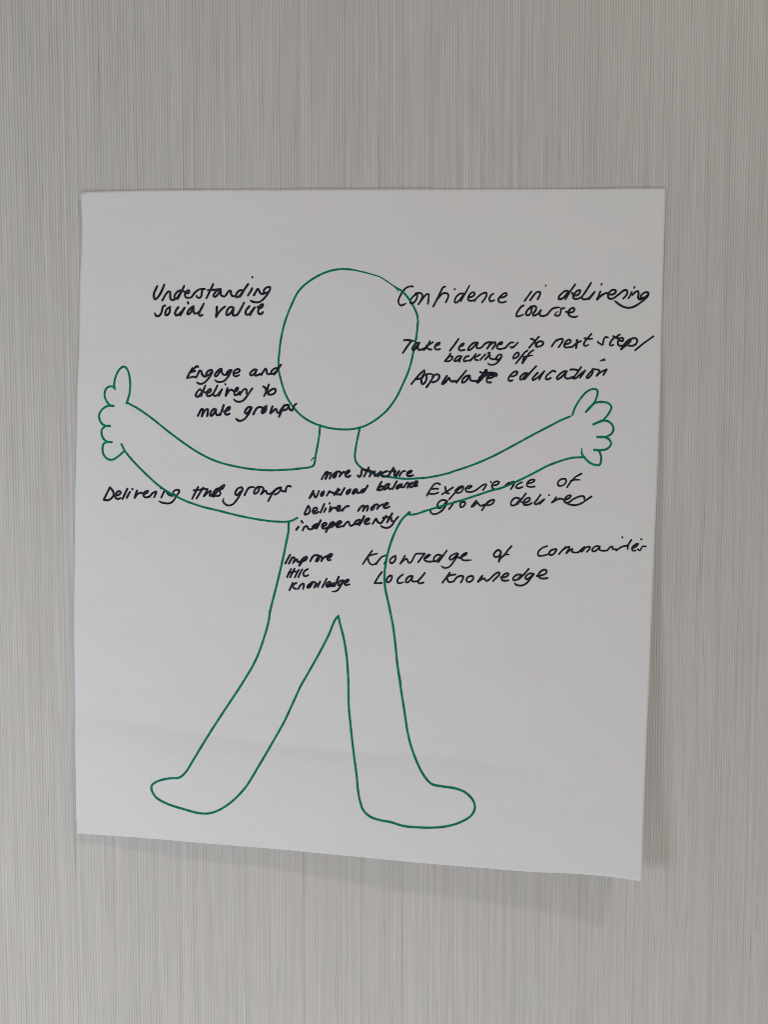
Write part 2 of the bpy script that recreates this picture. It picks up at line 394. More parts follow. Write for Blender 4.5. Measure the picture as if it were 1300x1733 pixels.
        (0.95, '1333,16320 1306,16323 1279,16300 1266,16273 1286,16263 1313,16280 1336,16307 1306,16257 1266,16220 1219,16207 1192,16213 1175,16228,0.5'),
    ]),
    ('off', 1.76, [
        (1, '1514,16347 1487,16330 1467,16300 1467,16280 1487,16284 1521,16307 1530,16334 1514,16347'),
        (1, '1627,16370 1594,16347 1548,16287 1495,16224'),
        (1, '1694,16373 1654,16347 1621,16300 1598,16267 1572,16227'),
        (1, '1581,16300 1628,16307 1685,16317,0.6'),
        (1, '1568,16231 1588,16294'),
    ]),
    ('Populate', 2.03, [
        (1, '456,16147 416,16114 356,16048 312,15994'),
        (1, '456,16147 459,16114 436,16067 389,16051 356,16048'),
        (1, '449,16101 429,16067 423,16028 436,15994 463,16007 483,16054 483,16094'),
        (0.9, '469,16097 510,16107 550,16100 563,16087'),
        (1, '570,16090 537,16034 510,15994 483,15958'),
        (1, '550,16074 590,16100 623,16094 624,16060 597,16027 550,16011'),
        (1.1, '714,16083 684,16040 661,15994 691,16007 737,16060 747,16040 771,16020 804,16027'),
        (1, '931,16143 891,16093 851,16047 821,16007'),
        (1, '804,16023 838,16027'),
        (1, '972,16087 931,16080 891,16040 885,16010 912,16013 952,16053 972,16083 975,16053 985,16033 1019,16027 1052,16027'),
        (1.7, '1159,16143 1126,16093 1093,16047 1063,16017'),
        (1, '1092,16127 1126,16110'),
        (2.1, '1267,16097 1227,16107 1173,16103 1133,16093 1093,16053'),
        (1, '1166,16060 1207,16060 1244,16080 1233,16094 1193,16087 1167,16047 1173,16014 1214,16010'),
    ]),
    ('education', 1.9, [
        (1, '1435,16081 1469,16081 1509,16108 1512,16131 1489,16134 1455,16114 1422,16074 1412,16041 1429,16028 1456,16034'),
        (1, '1610,16118 1583,16108 1550,16074 1546,16044 1577,16048 1610,16081 1630,16114'),
        (1, '1726,16194 1677,16141 1637,16094 1597,16048'),
        (1.2, '1623,16108 1583,16061'),
        (1, '1746,16121 1712,16087 1687,16053 1693,16036 1724,16053 1763,16081 1819,16135'),
        (1, '1819,16137 1791,16098 1762,16044'),
        (1, '1944,16132 1921,16143 1882,16120 1843,16081 1837,16053 1854,16044 1894,16061'),
        (1, '2074,16137 2040,16134 1995,16103 1962,16064 1968,16047 1996,16058 2041,16098 2074,16137 2058,16098 2052,16075 2075,16055 2109,16058 2137,16075'),
        (1, '2235,16182 2210,16143 2177,16098 2143,16055'),
        (1, '2114,16154 2153,16157 2199,16148'),
        (1, '2143,16055 2177,16058 2222,16098 2281,16143'),
        (1, '2281,16143 2251,16098 2225,16064'),
        (1, '2372,16157 2347,16132 2311,16089 2299,16065 2318,16062 2348,16089 2369,16126 2366,16157'),
        (1, '2366,16160 2403,16157 2440,16148 2443,16132 2413,16086'),
        (1, '2413,16086 2441,16114 2484,16139 2527,16157'),
        (1, '2527,16154 2509,16126 2490,16096'),
        (0.9, '2451,16252,0.6 2476,16261 2500,16270 2499,16261'),
    ]),
    ('Delivering', 2.03, [
        (1, '-3137,14820 -3168,14759 -3206,14685'),
        (1, '-3137,14820 -3104,14780 -3094,14739 -3118,14699 -3159,14675 -3206,14678'),
        (1, '-3074,14736 -3044,14732 -3013,14759 -3023,14776 -3050,14770 -3074,14736 -3074,14705 -3051,14688 -3017,14698'),
        (1, '-2938,14803 -2963,14753 -2994,14688'),
        (1, '-2909,14769 -2926,14739 -2944,14702'),
        (1, '-2881,14803 -2879,14799'),
        (1, '-2828,14783 -2841,14746 -2854,14702 -2828,14739 -2787,14759 -2761,14752'),
        (1, '-2754,14739 -2713,14759 -2703,14780 -2726,14776 -2754,14749 -2751,14719 -2727,14705 -2687,14719'),
        (1, '-2687,14712 -2652,14752 -2608,14773 -2612,14752 -2633,14709'),
        (1, '-2552,14705 -2531,14746 -2510,14783 -2490,14773 -2470,14742 -2436,14725 -2409,14729'),
        (1, '-2546,14820 -2553,14810'),
        (0.95, '-2394,14734 -2416,14747 -2409,14775 -2384,14790 -2353,14792 -2344,14778 -2354,14753 -2376,14728 -2405,14678 -2442,14644 -2480,14637 -2518,14641 -2555,14650 -2579,14664,0.6'),
    ]),
    ('Hub', 2.03, [
        (1, '-2127,14825 -2152,14778 -2197,14691'),
        (1, '-2067,14819 -2102,14766 -2147,14694'),
        (1, '-2177,14787 -2127,14791 -2064,14803 -2020,14800'),
        (1, '-2020,14797 -2040,14759 -2062,14719 -2027,14753 -1983,14781 -1990,14753 -1993,14725 -1965,14741'),
        (1.4, '-1829,14844 -1889,14803 -1927,14759 -1959,14719'),
        (1.1, '-1914,14806 -1952,14759 -1965,14722'),
        (1, '-1829,14841 -1845,14809 -1883,14788 -1871,14753 -1890,14725 -1927,14725 -1952,14719'),
    ]),
    ('groups', 2.03, [
        (1, '-1628,14820 -1662,14814 -1696,14776 -1700,14743 -1683,14733 -1649,14766 -1615,14800 -1632,14824'),
        (0.95, '-1615,14797 -1649,14733 -1690,14672 -1731,14628 -1779,14614 -1819,14631 -1843,14665 -1832,14699,0.4'),
        (1, '-1595,14732 -1575,14773 -1547,14814 -1513,14824 -1483,14822,0.7'),
        (1, '-1426,14827 -1459,14814 -1483,14780 -1484,14749 -1460,14753 -1433,14787 -1426,14820'),
        (1, '-1446,14824 -1412,14828 -1385,14817 -1379,14800 -1406,14743'),
        (1, '-1406,14746 -1352,14783 -1338,14753 -1318,14746 -1284,14756'),
        (1, '-1176,14820 -1230,14800 -1284,14739 -1325,14665'),
        (0.9, '-1284,14753 -1237,14800 -1183,14820 -1183,14793 -1217,14753 -1251,14739'),
        (1, '-1183,14807 -1169,14783 -1129,14773'),
        (0.95, '-1064,14830 -1101,14837 -1118,14814 -1125,14773'),
    ]),
    ('more', 2.1, [
        (1, '-712,14916 -691,14953 -659,14994 -644,14994 -654,14958 -670,14919'),
        (1, '-665,14922 -644,14963 -618,14986 -605,14981 -608,14953 -621,14922'),
        (1, '-540,14994 -571,14979 -582,14942 -571,14932 -551,14953 -543,14989'),
        (1.2, '-556,14979 -569,14948'),
        (1, '-550,14994 -524,15002 -498,14994 -499,14973 -509,14945'),
        (1, '-509,14945 -488,14973 -457,14999 -447,14986'),
        (1, '-441,14973 -415,14984 -395,15010 -405,15015 -431,14994 -441,14968 -431,14945 -410,14942 -387,14953'),
        (1.2, '-402,15007 -431,14981'),
    ]),
    ('structure', 2.1, [
        (1, '-225,15024 -247,15026 -257,14999 -263,14962 -282,14940 -300,14956'),
        (1, '-175,15046 -200,14999 -229,14946'),
        (1, '-219,15015 -176,15015 -138,14999'),
        (1, '-132,15002 -151,14974 -166,14946 -144,14981 -107,14999'),
        (1, '-104,15002 -110,14974 -104,14950 -76,14968 -38,14999'),
        (1, '-35,14999 -57,14968 -70,14946'),
        (1, '36,15006 -1,14993 -26,14968 -13,14946 24,14946 49,14956'),
        (1, '108,15043 80,14999 52,14953'),
        (0.9, '61,14999 99,15006 136,14999'),
        (1, '124,15018 117,14981 124,14950 149,14974 173,15006'),
        (1, '173,15006 149,14968 136,14943'),
        (1, '177,14953 192,14981 223,15006 245,15006,0.7'),
        (1, '270,14981 298,14987 317,15009 298,15009 267,14987 264,14959 292,14950 332,14959'),
        (1.1, '304,14999 273,14978'),
    ]),
    ('workload', 2.03, [
        (1.1, '-808,14779 -825,14750 -851,14699'),
        (1, '-851,14699 -814,14744 -799,14750 -797,14722 -785,14707 -768,14722 -745,14779'),
        (1, '-689,14776 -712,14761 -723,14735 -718,14722 -697,14737 -686,14766 -689,14776'),
        (1.2, '-697,14763 -712,14735'),
        (1, '-655,14727 -640,14750 -624,14776 -608,14766 -582,14758 -562,14760'),
        (1, '-525,14807 -546,14771 -570,14734'),
        (1.1, '-510,14794 -536,14771 -556,14760 -536,14742 -505,14742'),
        (1, '-452,14812 -473,14776 -497,14734'),
        (1, '-385,14797 -411,14786 -429,14760 -424,14742 -401,14758 -385,14792'),
        (1.2, '-395,14781 -416,14755'),
        (1, '-307,14797 -333,14799 -354,14771 -359,14750 -338,14755 -312,14792 -307,14776 -302,14758 -276,14760'),
        (1, '-224,14802 -250,14792 -265,14766 -255,14760 -229,14781'),
        (1.2, '-234,14792 -255,14771'),
        (1, '-187,14841 -213,14797 -237,14766'),
    ]),
    ('balance', 2.03, [
        (1, '-29,14884 -51,14844 -76,14797'),
        (1, '-76,14794 -38,14831 -14,14831 -20,14800 -63,14787'),
        (1, '61,14859 30,14856 5,14825 -1,14797 24,14806 61,14856 49,14825 61,14803 93,14809'),
        (1, '146,14890 124,14850 99,14803'),
        (1, '205,14856 174,14850 142,14819 149,14806 180,14831 205,14856 192,14825 211,14822 230,14825'),
        (1, '230,14825 248,14856 273,14875 280,14850 267,14819'),
        (1, '267,14819 286,14850 323,14875 305,14856 292,14831 311,14822 336,14837'),
        (1, '342,14856 379,14869 379,14890 354,14884 339,14856 348,14834 382,14841'),
        (1.1, '370,14881 348,14856'),
    ]),
    ('Deliver', 1.96, [
        (1, '-868,14610 -888,14570 -911,14519'),
        (1, '-868,14610 -851,14582 -851,14541 -877,14516 -905,14510'),
        (1, '-819,14550 -785,14553 -765,14576 -779,14590 -802,14582 -816,14553 -808,14527 -785,14524 -751,14541'),
        (1, '-684,14630 -705,14582 -728,14533'),
        (1, '-665,14581 -688,14539'),
        (0.9, '-624,14642 -623,14633'),
        (1, '-613,14599 -619,14564 -625,14541 -602,14570 -573,14590 -550,14581'),
        (1, '-539,14564 -510,14581 -502,14604 -522,14610 -539,14584 -536,14556 -510,14553 -476,14570 -453,14587 -430,14604 -404,14605'),
        (1, '-476,14553 -462,14576'),
    ]),
    ('more', 2.03, [
        (1, '-296,14553 -273,14587 -245,14610 -228,14610 -230,14587 -242,14552'),
        (1, '-242,14552 -216,14593 -187,14610 -182,14593 -196,14555'),
        (1, '-113,14604 -136,14598 -150,14570 -142,14561 -119,14581 -110,14607'),
        (1.2, '-122,14598 -139,14573'),
        (1, '-119,14613 -96,14624 -73,14624 -67,14604 -79,14575'),
        (1, '-79,14575 -56,14604 -16,14627'),
        (1, '-4,14604 30,14621 47,14641 30,14644 2,14621 -4,14593 13,14584 42,14590 67,14604,0.7'),
        (1.1, '33,14636 7,14610'),
    ]),
    ('independently', 2.03, [
        (1.1, '-981,14369 -1007,14335'),
        (1.05, '-946,14435 -933,14418'),
        (1, '-932,14329 -912,14369 -883,14375 -866,14346 -837,14341 -809,14352'),
        (1, '-763,14404 -797,14392 -820,14364 -809,14352 -780,14375 -757,14404'),
        (1.3, '-771,14392 -803,14364'),
        (1.1, '-725,14444 -751,14392 -774,14352'),
        (1, '-711,14375 -683,14381 -657,14404 -671,14415 -700,14404 -711,14375 -700,14352 -671,14352 -648,14363'),
        (1.1, '-591,14421 -631,14375 -666,14312'),
        (1, '-631,14386 -602,14418 -574,14421 -571,14398 -597,14369 -631,14358'),
        (1.3, '-585,14409 -620,14375'),
        (1, '-551,14386 -516,14398 -488,14426 -505,14435 -534,14421 -548,14386 -534,14366 -499,14372 -465,14380'),
        (1.2, '-502,14421 -534,14386'),
        (1, '-465,14375 -448,14398 -419,14426 -402,14421 -396,14392 -379,14380 -345,14398'),
        (1, '-274,14449 -308,14443 -337,14409 -320,14398 -285,14420 -268,14443'),
        (1.2, '-228,14489 -251,14443 -285,14392'),
        (1, '-222,14432 -188,14438 -168,14461 -182,14466 -211,14449 -222,14415 -205,14400 -168,14409'),
        (1.2, '-182,14455 -211,14426'),
        (1, '-130,14403 -113,14432 -90,14461 -79,14438 -62,14415 -33,14415'),
        (1, '24,14495 -4,14449 -36,14409'),
        (1.1, '93,14521 65,14472 36,14423'),
        (1.1, '-10,14472 30,14478 76,14478'),
        (1, '85,14467 85,14438 110,14432'),
        (0.95, '162,14484 128,14444 93,14392 59,14363 25,14357 -16,14366 -39,14383,0.6'),
    ]),
    ('Improve', 2.03, [
        (1, '-1079,14047 -1107,13999 -1135,13948'),
        (1, '-1094,13948 -1073,13985 -1052,14016 -1029,14013 -1032,13985 -1046,13954'),
        (1, '-1046,13954 -1019,13985 -998,13995 -998,13972 -978,13965 -951,13975'),
        (1.1, '-889,14026 -930,13985 -975,13924'),
        (1, '-944,13992 -910,14019 -886,14019 -896,13992 -930,13972'),
        (1.2, '-900,14013 -930,13982'),
        (1, '-849,13972 -828,14013 -801,14040 -767,14043'),
        (1, '-754,14013 -774,13999 -781,13972 -761,13979 -747,14013 -753,14040'),
        (1.1, '-757,14019 -771,13982'),
        (0.95, '-774,14043 -740,14033 -720,14026 -713,14006 -720,13975'),
        (1, '-720,13975 -693,14013 -652,14033 -631,14026'),
        (1, '-645,14013 -611,14026 -597,14054 -618,14054 -645,14033 -652,14002 -638,13985 -615,13989'),
        (1.2, '-604,14047 -635,14016'),
    ]),
    ('HIIC', 1.96, [
        (1, '-1070,13883 -1095,13835 -1115,13790'),
        (1, '-1030,13886 -1054,13842 -1081,13787'),
        (0.9, '-1101,13835 -1054,13849 -1013,13855'),
        (1, '-979,13873 -1003,13835 -1027,13787'),
        (1, '-941,13879 -965,13835 -986,13790'),
        (1, '-877,13883 -911,13862 -928,13828 -918,13804 -891,13804 -872,13814'),
    ]),
    ('Knowledge', 1.96, [
        (1, '-1051,13722 -1068,13684 -1089,13640'),
        (1, '-1010,13722 -1041,13705 -1061,13691'),
        (1, '-1048,13698 -1041,13664 -1010,13654'),
        (1, '-987,13654 -966,13691 -932,13715 -922,13705 -932,13654'),
        (1, '-830,13719 -864,13705 -884,13671 -864,13667 -837,13698 -823,13726'),
        (1.2, '-844,13705 -864,13684'),
        (0.95, '-837,13729 -809,13734 -789,13726 -803,13671'),
        (1, '-803,13671 -775,13705 -755,13715 -765,13674 -735,13739'),
        (1, '-660,13770 -687,13719 -711,13674'),
        (1, '-667,13691 -633,13705 -619,13732 -646,13729 -667,13698 -653,13678 -619,13685'),
        (1, '-571,13719 -599,13712 -612,13691 -592,13685 -558,13712'),
        (1.1, '-520,13794 -544,13739 -571,13688'),
        (1.1, '-578,13719 -599,13691'),
        (0.95, '-469,13753 -503,13746 -530,13712 -524,13695 -490,13719 -466,13753 -497,13692 -538,13637 -572,13623 -599,13626,0.4'),
        (1, '-456,13719 -415,13740 -408,13760 -435,13753 -456,13719 -442,13699 -398,13706'),
    ]),
    ('Knowledge', 1.83, [
        (1, '-136,14095 -168,14052 -202,14003 -245,13940'),
        (0.9, '-79,14061 -127,14050 -185,14032'),
        (0.9, '-185,14032 -182,13998 -168,13957 -139,13934 -99,13946 -64,13981 -30,14021 10,14038 33,14041 33,14010 5,13946'),
        (1, '-90,13940 -76,13963'),
        (1, '134,14036 102,14024 71,13992 71,13961 91,13952 120,13975 134,14010 131,14036'),
        (1, '240,14036 217,13999 188,13947'),
        (0.95, '188,13950 223,13981 257,14004 272,13981 280,13961 303,13959 332,13999 363,14056 400,14062 435,14062'),
        (1, '467,14064 439,14027 392,13964'),
        (0.9, '402,14061 467,14064'),
        (1, '470,14020 508,14030 527,14049 502,14045 470,14020 461,13995 483,13977 527,13970 577,13977'),
        (1.5, '514,14039 483,14017'),
        (1, '652,14043 614,14049 577,14020 570,13989 589,13973 621,13995 664,14043'),
        (0.95, '720,14099 683,14046 646,13995 621,13964'),
        (0.95, '839,14068 802,14058 758,14027 752,14002 771,13993 814,14027 851,14059 827,14015 789,13958 752,13914 708,13898 677,13905 657,13923,0.5'),
        (1, '839,14059 839,14027 864,14015 889,14027'),
        (1, '901,14030 939,14053 948,14071 920,14062 889,14034 889,14002 914,13987 964,13987 1011,13991,0.3'),
        (1.4, '936,14062 905,14037'),
    ]),
    ('of', 1.9, [
        (1, '1305,14108 1269,14079 1255,14046 1270,14028 1306,14032 1335,14065 1331,14094 1305,14108'),
        (1, '1457,14149 1421,14109 1378,14050 1335,14013 1313,13973'),
        (1, '1335,14035 1320,14006 1313,13973'),
        (0.9, '1371,14050 1429,14056,0.8'),
    ]),
    ('Communities', 1.76, [
        (1, '1865,14151 1813,14133 1762,14081 1767,14044 1814,14042 1876,14060 1886,14070'),
        (1.1, '1969,14117 1917,14107 1886,14070 1897,14050 1939,14060 1969,14102'),
        (1, '2001,14060 2042,14107 2078,14143'),
        (1, '2042,14107 2104,14143 2120,14143 2105,14107 2084,14070'),
        (1, '2089,14070 2136,14112 2156,14117 2146,14091 2178,14078 2219,14081'),
        (1, '2219,14078 2260,14117 2291,14143 2286,14112 2255,14086'),
        (1, '2255,14086 2302,14133 2353,14143 2348,14117 2317,14086'),
        (1, '2446,14154 2405,14143 2379,14102 2405,14091 2447,14123 2467,14149 2462,14112 2499,14099 2550,14102'),
        (1, '2550,14102 2591,14144 2612,14144 2612,14118 2653,14118'),
        (1, '2654,14102 2715,14144 2788,14160'),
        (1, '2823,14222 2788,14160 2783,14118'),
        (0.9, '2720,14255 2722,14251'),
        (1, '2840,14128 2881,14149 2901,14180 2870,14170 2834,14134 2840,14102 2876,14102'),
        (1.2, '2881,14165 2850,14134'),
        (0.9, '2932,14230 2942,14233'),
        (0.9, '2990,14149 2954,14149 2938,14128 2923,14102 2897,14118'),
    ]),
    ('Local', 1.9, [
        (1, '-27,13848 -64,13797 -107,13727'),
        (0.9, '-110,13721 -70,13722 -24,13725'),
        (1, '79,13809 51,13797 31,13762 33,13736 56,13734 85,13768 91,13803 68,13811'),
        (1, '217,13823 183,13797 154,13757 160,13728 183,13723 223,13734,0.7'),
        (1, '326,13803 292,13803 257,13769 252,13734 275,13734 309,13769 329,13803 320,13769 326,13746 361,13743 401,13752'),
        (1, '467,13839 433,13795 389,13744 402,13723 427,13723 452,13731'),
    ]),
    ('Knowledge', 1.9, [
        (1, '755,13845 721,13795 671,13729'),
        (1.1, '818,13823 771,13817 721,13801'),
        (1, '721,13801 727,13764 746,13738 796,13745 834,13789 877,13808 908,13802 902,13770 881,13733'),
        (1, '1008,13808 965,13796 946,13764 955,13742 990,13742 1021,13771 1018,13802 1002,13808'),
        (1.1, '1126,13808 1104,13778 1079,13742'),
        (1, '1079,13742 1111,13764 1147,13779 1162,13760 1180,13753 1220,13779 1263,13823 1307,13849 1325,13838 1307,13809 1249,13750'),
        (1, '1336,13794 1380,13794 1419,13816 1419,13838 1387,13834 1354,13801 1351,13765 1380,13754 1424,13758'),
        (1, '1568,13824 1525,13824 1481,13787 1482,13762 1518,13765 1576,13817'),
        (1, '1655,13890 1605,13831 1540,13769'),
        (1, '1714,13831 1670,13839 1627,13809 1620,13780 1641,13773 1692,13810 1714,13831 1671,13773 1635,13729 1591,13703 1548,13699 1511,13710 1493,13729,0.5'),
        (1, '1750,13810 1801,13817 1852,13839 1859,13872 1822,13879 1779,13846 1765,13810 1794,13784 1838,13780 1871,13786'),
    ]),
    ('Experience', 1.76, [
        (1, '641,14855 613,14868 576,14858 533,14802 489,14727'),
        (1, '554,14802 582,14805 617,14805'),
        (1, '508,14749 551,14746 589,14749 620,14762'),
        (1, '698,14827 704,14796 713,14759 741,14752'),
        (1, '788,14821 732,14784 664,14743'),
        (1, '900,14833 850,14796 788,14734 745,14684'),
        (1, '813,14784 863,14827 903,14833 900,14796 875,14765 832,14756'),
        (1, '931,14808 975,14812 1003,14836 981,14840 950,14827 931,14802 944,14774 981,14768 1025,14777 1056,14793 1100,14827 1137,14852 1168,14855 1156,14827 1131,14790'),
        (0.9, '1221,14886 1224,14880'),
        (1, '1241,14840 1295,14855 1315,14880 1286,14890 1241,14860 1232,14826 1256,14801 1305,14801 1355,14821 1394,14850 1423,14875'),
        (1, '1384,14840 1443,14875 1487,14885 1482,14855 1448,14801'),
        (1, '1575,14880 1526,14855 1507,14821 1536,14811 1580,14826'),
        (1, '1639,14865 1698,14880 1717,14905 1688,14910 1644,14885 1629,14846 1659,14826 1718,14831'),
    ]),
    ('of', 1.76, [
        (1, '2070,14919 2021,14915 1982,14875 1992,14841 2041,14846 2075,14885 2070,14915'),
        (1, '2251,14978 2188,14944 2129,14885 2086,14821'),
        (1, '2129,14895 2168,14907 2232,14907,0.7'),
    ]),
    ('group', 1.83, [
        (1, '720,14665 676,14678 633,14659 611,14621 620,14584 652,14590 689,14628 723,14665 708,14621 677,14571 633,14534 577,14515 540,14528 530,14559'),
        (1, '745,14575 776,14615 801,14653 845,14662 888,14665'),
        (1, '919,14653 888,14653 870,14615 882,14593 913,14609 929,14640 919,14659'),
        (1, '1056,14671 1025,14634 1001,14600 1032,14615 1069,14650 1082,14628 1106,14612 1144,14622'),
        (1, '1227,14673 1168,14628 1119,14561'),
        (1, '1158,14628 1207,14668 1257,14678 1247,14643 1207,14619 1178,14619'),
    ]),
    ('delivery', 1.83, [
        (1, '1551,14693 1502,14703 1453,14658 1453,14619 1493,14619 1551,14678'),
        (1, '1620,14752 1571,14688 1522,14629'),
        (1, '1571,14653 1620,14649 1664,14678 1659,14703 1625,14693 1591,14649 1601,14624 1650,14624 1689,14644'),
        (1, '1787,14737 1748,14683 1718,14639 1738,14629 1787,14658 1831,14688 1777,14634'),
        (0.9, '1881,14735 1885,14733'),
        (1, '1964,14708 1944,14678 1915,14649 1964,14678 2013,14693 2053,14678'),
        (1, '2062,14678 2111,14698 2131,14728 2101,14728 2062,14688 2063,14654 2102,14649 2161,14688 2229,14718 2278,14718 2288,14683'),
        (1, '2366,14718 2308,14678 2250,14639 2181,14619 2112,14629 2063,14654'),
    ]),
]
FIGURE = [
    ('head_outline', 2.03, [
        (1, '97,17100,0.6 21,17152,0.6 -48,17193,0.6 -159,17227,0.65 -297,17261,0.75 -380,17275,0.9 -491,17279 -602,17261 -713,17220 -852,17138 -963,17036 -1047,16878 -1118,16700 -1161,16535 -1187,16356 -1198,16176 -1171,16038 -1123,15886 -1054,15761 -957,15650 -846,15573 -720,15521 -580,15489 -440,15479 -356,15485 -244,15510 -119,15573 21,15684 133,15830 216,15996 286,16162 334,16355 368,16534 385,16700'),
        (1, '385,16700 375,16768 340,16851 271,16960 201,17036 146,17067 97,17100,0.5'),
        (0.6, '132,17081 160,17026,0.4'),
    ]),
    ('neck_and_shoulder_outline', 2.03, [
        (1, '-728,15530 -737,15423 -758,15298 -780,15184 -792,15104 -807,15070 -841,15052 -898,15044 -944,15038 -1013,15033'),
        (0.8, '-778,15161 -806,15155 -832,15129,0.6'),
    ]),
    ('neck_and_shoulder_outline', 2.03, [
        (1, '-275,15502 -309,15343 -327,15241 -332,15161 -315,15104 -270,15053 -224,15019'),
        (1, '-225,15024 -151,14990 -32,14956 61,14940 130,14930 223,14920 317,14920 473,14931'),
    ]),
    ('arm_outline', 1.96, [
        (1, '-963,15033 -1000,15029 -1169,15020 -1299,15016 -1505,15029 -1729,15067 -1915,15119 -2102,15207 -2287,15328 -2472,15467 -2655,15615 -2801,15717 -2908,15776'),
    ]),
    ('hand_outline', 2.03, [
        (1, '-2927,15774 -2892,15886 -2882,15989 -2894,16102 -2919,16168 -2954,16189 -3001,16158 -3044,16081 -3062,16009 -3064,15968 -3056,15938'),
        (1, '-3056,15938 -3082,15963 -3123,15963 -3160,15933 -3176,15876 -3162,15815 -3122,15758 -3076,15745'),
        (1, '-3076,15745 -3143,15745 -3206,15707 -3241,15650 -3238,15589 -3210,15542 -3169,15522 -3122,15520'),
        (1, '-3122,15520 -3174,15517 -3214,15480 -3221,15434 -3203,15382 -3168,15346 -3106,15336'),
        (1, '-3106,15336 -3163,15336 -3200,15315 -3214,15258 -3197,15186 -3157,15145 -3105,15136 -3042,15170 -2968,15233'),
    ]),
    ('arm_outline', 1.96, [
        (1, '-2996,15313 -2957,15235 -2851,15104 -2704,14955 -2556,14824 -2333,14693 -2108,14608 -1883,14552 -1659,14496 -1435,14453 -1247,14430 -1078,14434 -993,14472'),
    ]),
    ('arm_outline', 1.96, [
        (1, '439,14924 588,14949 682,14970 775,14994'),
        (1, '769,14996 1012,15077 1247,15178 1482,15302 1682,15412 1882,15516 2016,15586 2120,15628'),
    ]),
    ('hand_outline', 2.03, [
        (1, '2143,15646 2175,15732 2241,15839 2314,15913 2380,15938 2422,15921 2426,15880 2398,15798 2349,15732 2296,15679'),
        (1, '2296,15679 2365,15757 2423,15786 2497,15790 2555,15773 2585,15732 2564,15674 2499,15588'),
        (1.2, '2499,15584 2441,15563 2384,15538'),
        (1, '2441,15567 2499,15580 2557,15567 2599,15526 2611,15485 2591,15435 2541,15402 2484,15392 2426,15394'),
        (1, '2426,15394 2500,15394 2558,15369 2583,15328 2571,15287 2526,15254 2468,15245 2393,15249'),
        (1, '2393,15249 2443,15237 2468,15187 2472,15138 2456,15080 2411,15076 2345,15101 2295,15146 2253,15204 2251,15262,0.6'),
    ]),
    ('arm_outline', 1.96, [
        (1, '291,14538 270,14521 302,14510 359,14515 473,14550'),
        (1, '440,14543 589,14587 726,14628 888,14674 1063,14731 1249,14793'),
        (1, '1249,14790 1357,14821 1571,14915 1767,15016 1849,15060 2012,15123 2139,15157 2260,15164'),
    ]),
    ('torso_and_leg_outline', 2.17, [
        (1, '-1093,14427 -1097,14317 -1122,14192 -1162,14003 -1211,13798 -1267,13577 -1315,13388 -1331,13277 -1396,13055 -1460,12880 -1529,12738'),
        (1, '-1530,12737 -1673,12506 -1848,12243 -2025,11971 -2191,11699 -2300,11527 -2372,11472 -2459,11466 -2570,11446 -2650,11413 -2690,11373 -2686,11317 -2636,11237 -2510,11165 -2289,11095 -2147,11059 -2051,11054 -1940,11082 -1781,11180 -1606,11357 -1448,11609 -1296,11864 -1153,12118 -1057,12325 -977,12501'),
        (1, '-979,12501 -750,12906 -640,13119 -561,13301 -526,13341'),
    ]),
    ('torso_and_leg_outline', 2.17, [
        (1, '-526,13341 -510,13262 -466,13088 -432,12884 -418,12710 -412,12599'),
        (1, '-414,12607 -412,12583 -407,12297 -387,12073 -356,11785 -318,11516 -299,11331 -275,11206 -236,11103 -157,11032 -47,10994 79,10971 220,10930 408,10915 565,10914 722,10931 879,10979 1004,11058 1043,11137 1027,11224 941,11317 816,11367 675,11387 550,11413 472,11489 394,11623 316,11822 276,11980 229,12282 189,12537 160,12743'),
        (1, '193,12552 155,12775 131,13012 100,13249 52,13486 13,13674 5,13800 21,13957 60,14129 123,14302 209,14458 294,14537'),
    ]),
]

# ------------------------------------------------------------------ sheet
sheet = bpy.data.objects.new('flipchart_sheet', None); scene.collection.objects.link(sheet)
ORIGIN = Vector((0.0, 0.0, 1.03)); sheet.location = ORIGIN
sheet['label'] = 'white flipchart sheet with green outline figure and black handwriting stuck on the wall'
sheet['category'] = 'poster'

def sampler(pts):
    d = [0.0]
    for a, b in zip(pts, pts[1:]): d.append(d[-1] + math.dist(a, b))
    d = [q / d[-1] for q in d]
    def f(t):
        for i in range(len(d) - 1):
            if t <= d[i + 1] or i == len(d) - 2:
                u = (t - d[i]) / (d[i + 1] - d[i])
                p0 = pts[max(i - 1, 0)]; p1 = pts[i]; p2 = pts[i + 1]; p3 = pts[min(i + 2, len(pts) - 1)]
                m1 = [(p2[j] - p0[j]) * (d[i+1]-d[i]) / max(1e-9, (d[i+1] - d[max(i-1,0)])) for j in (0, 1)]
                m2 = [(p3[j] - p1[j]) * (d[i+1]-d[i]) / max(1e-9, (d[min(i+2,len(d)-1)] - d[i])) for j in (0, 1)]
                u2, u3 = u * u, u * u * u
                return [(2*u3-3*u2+1)*p1[j] + (u3-2*u2+u)*m1[j] + (-2*u3+3*u2)*p2[j] + (u3-u2)*m2[j] for j in (0, 1)]
    return f

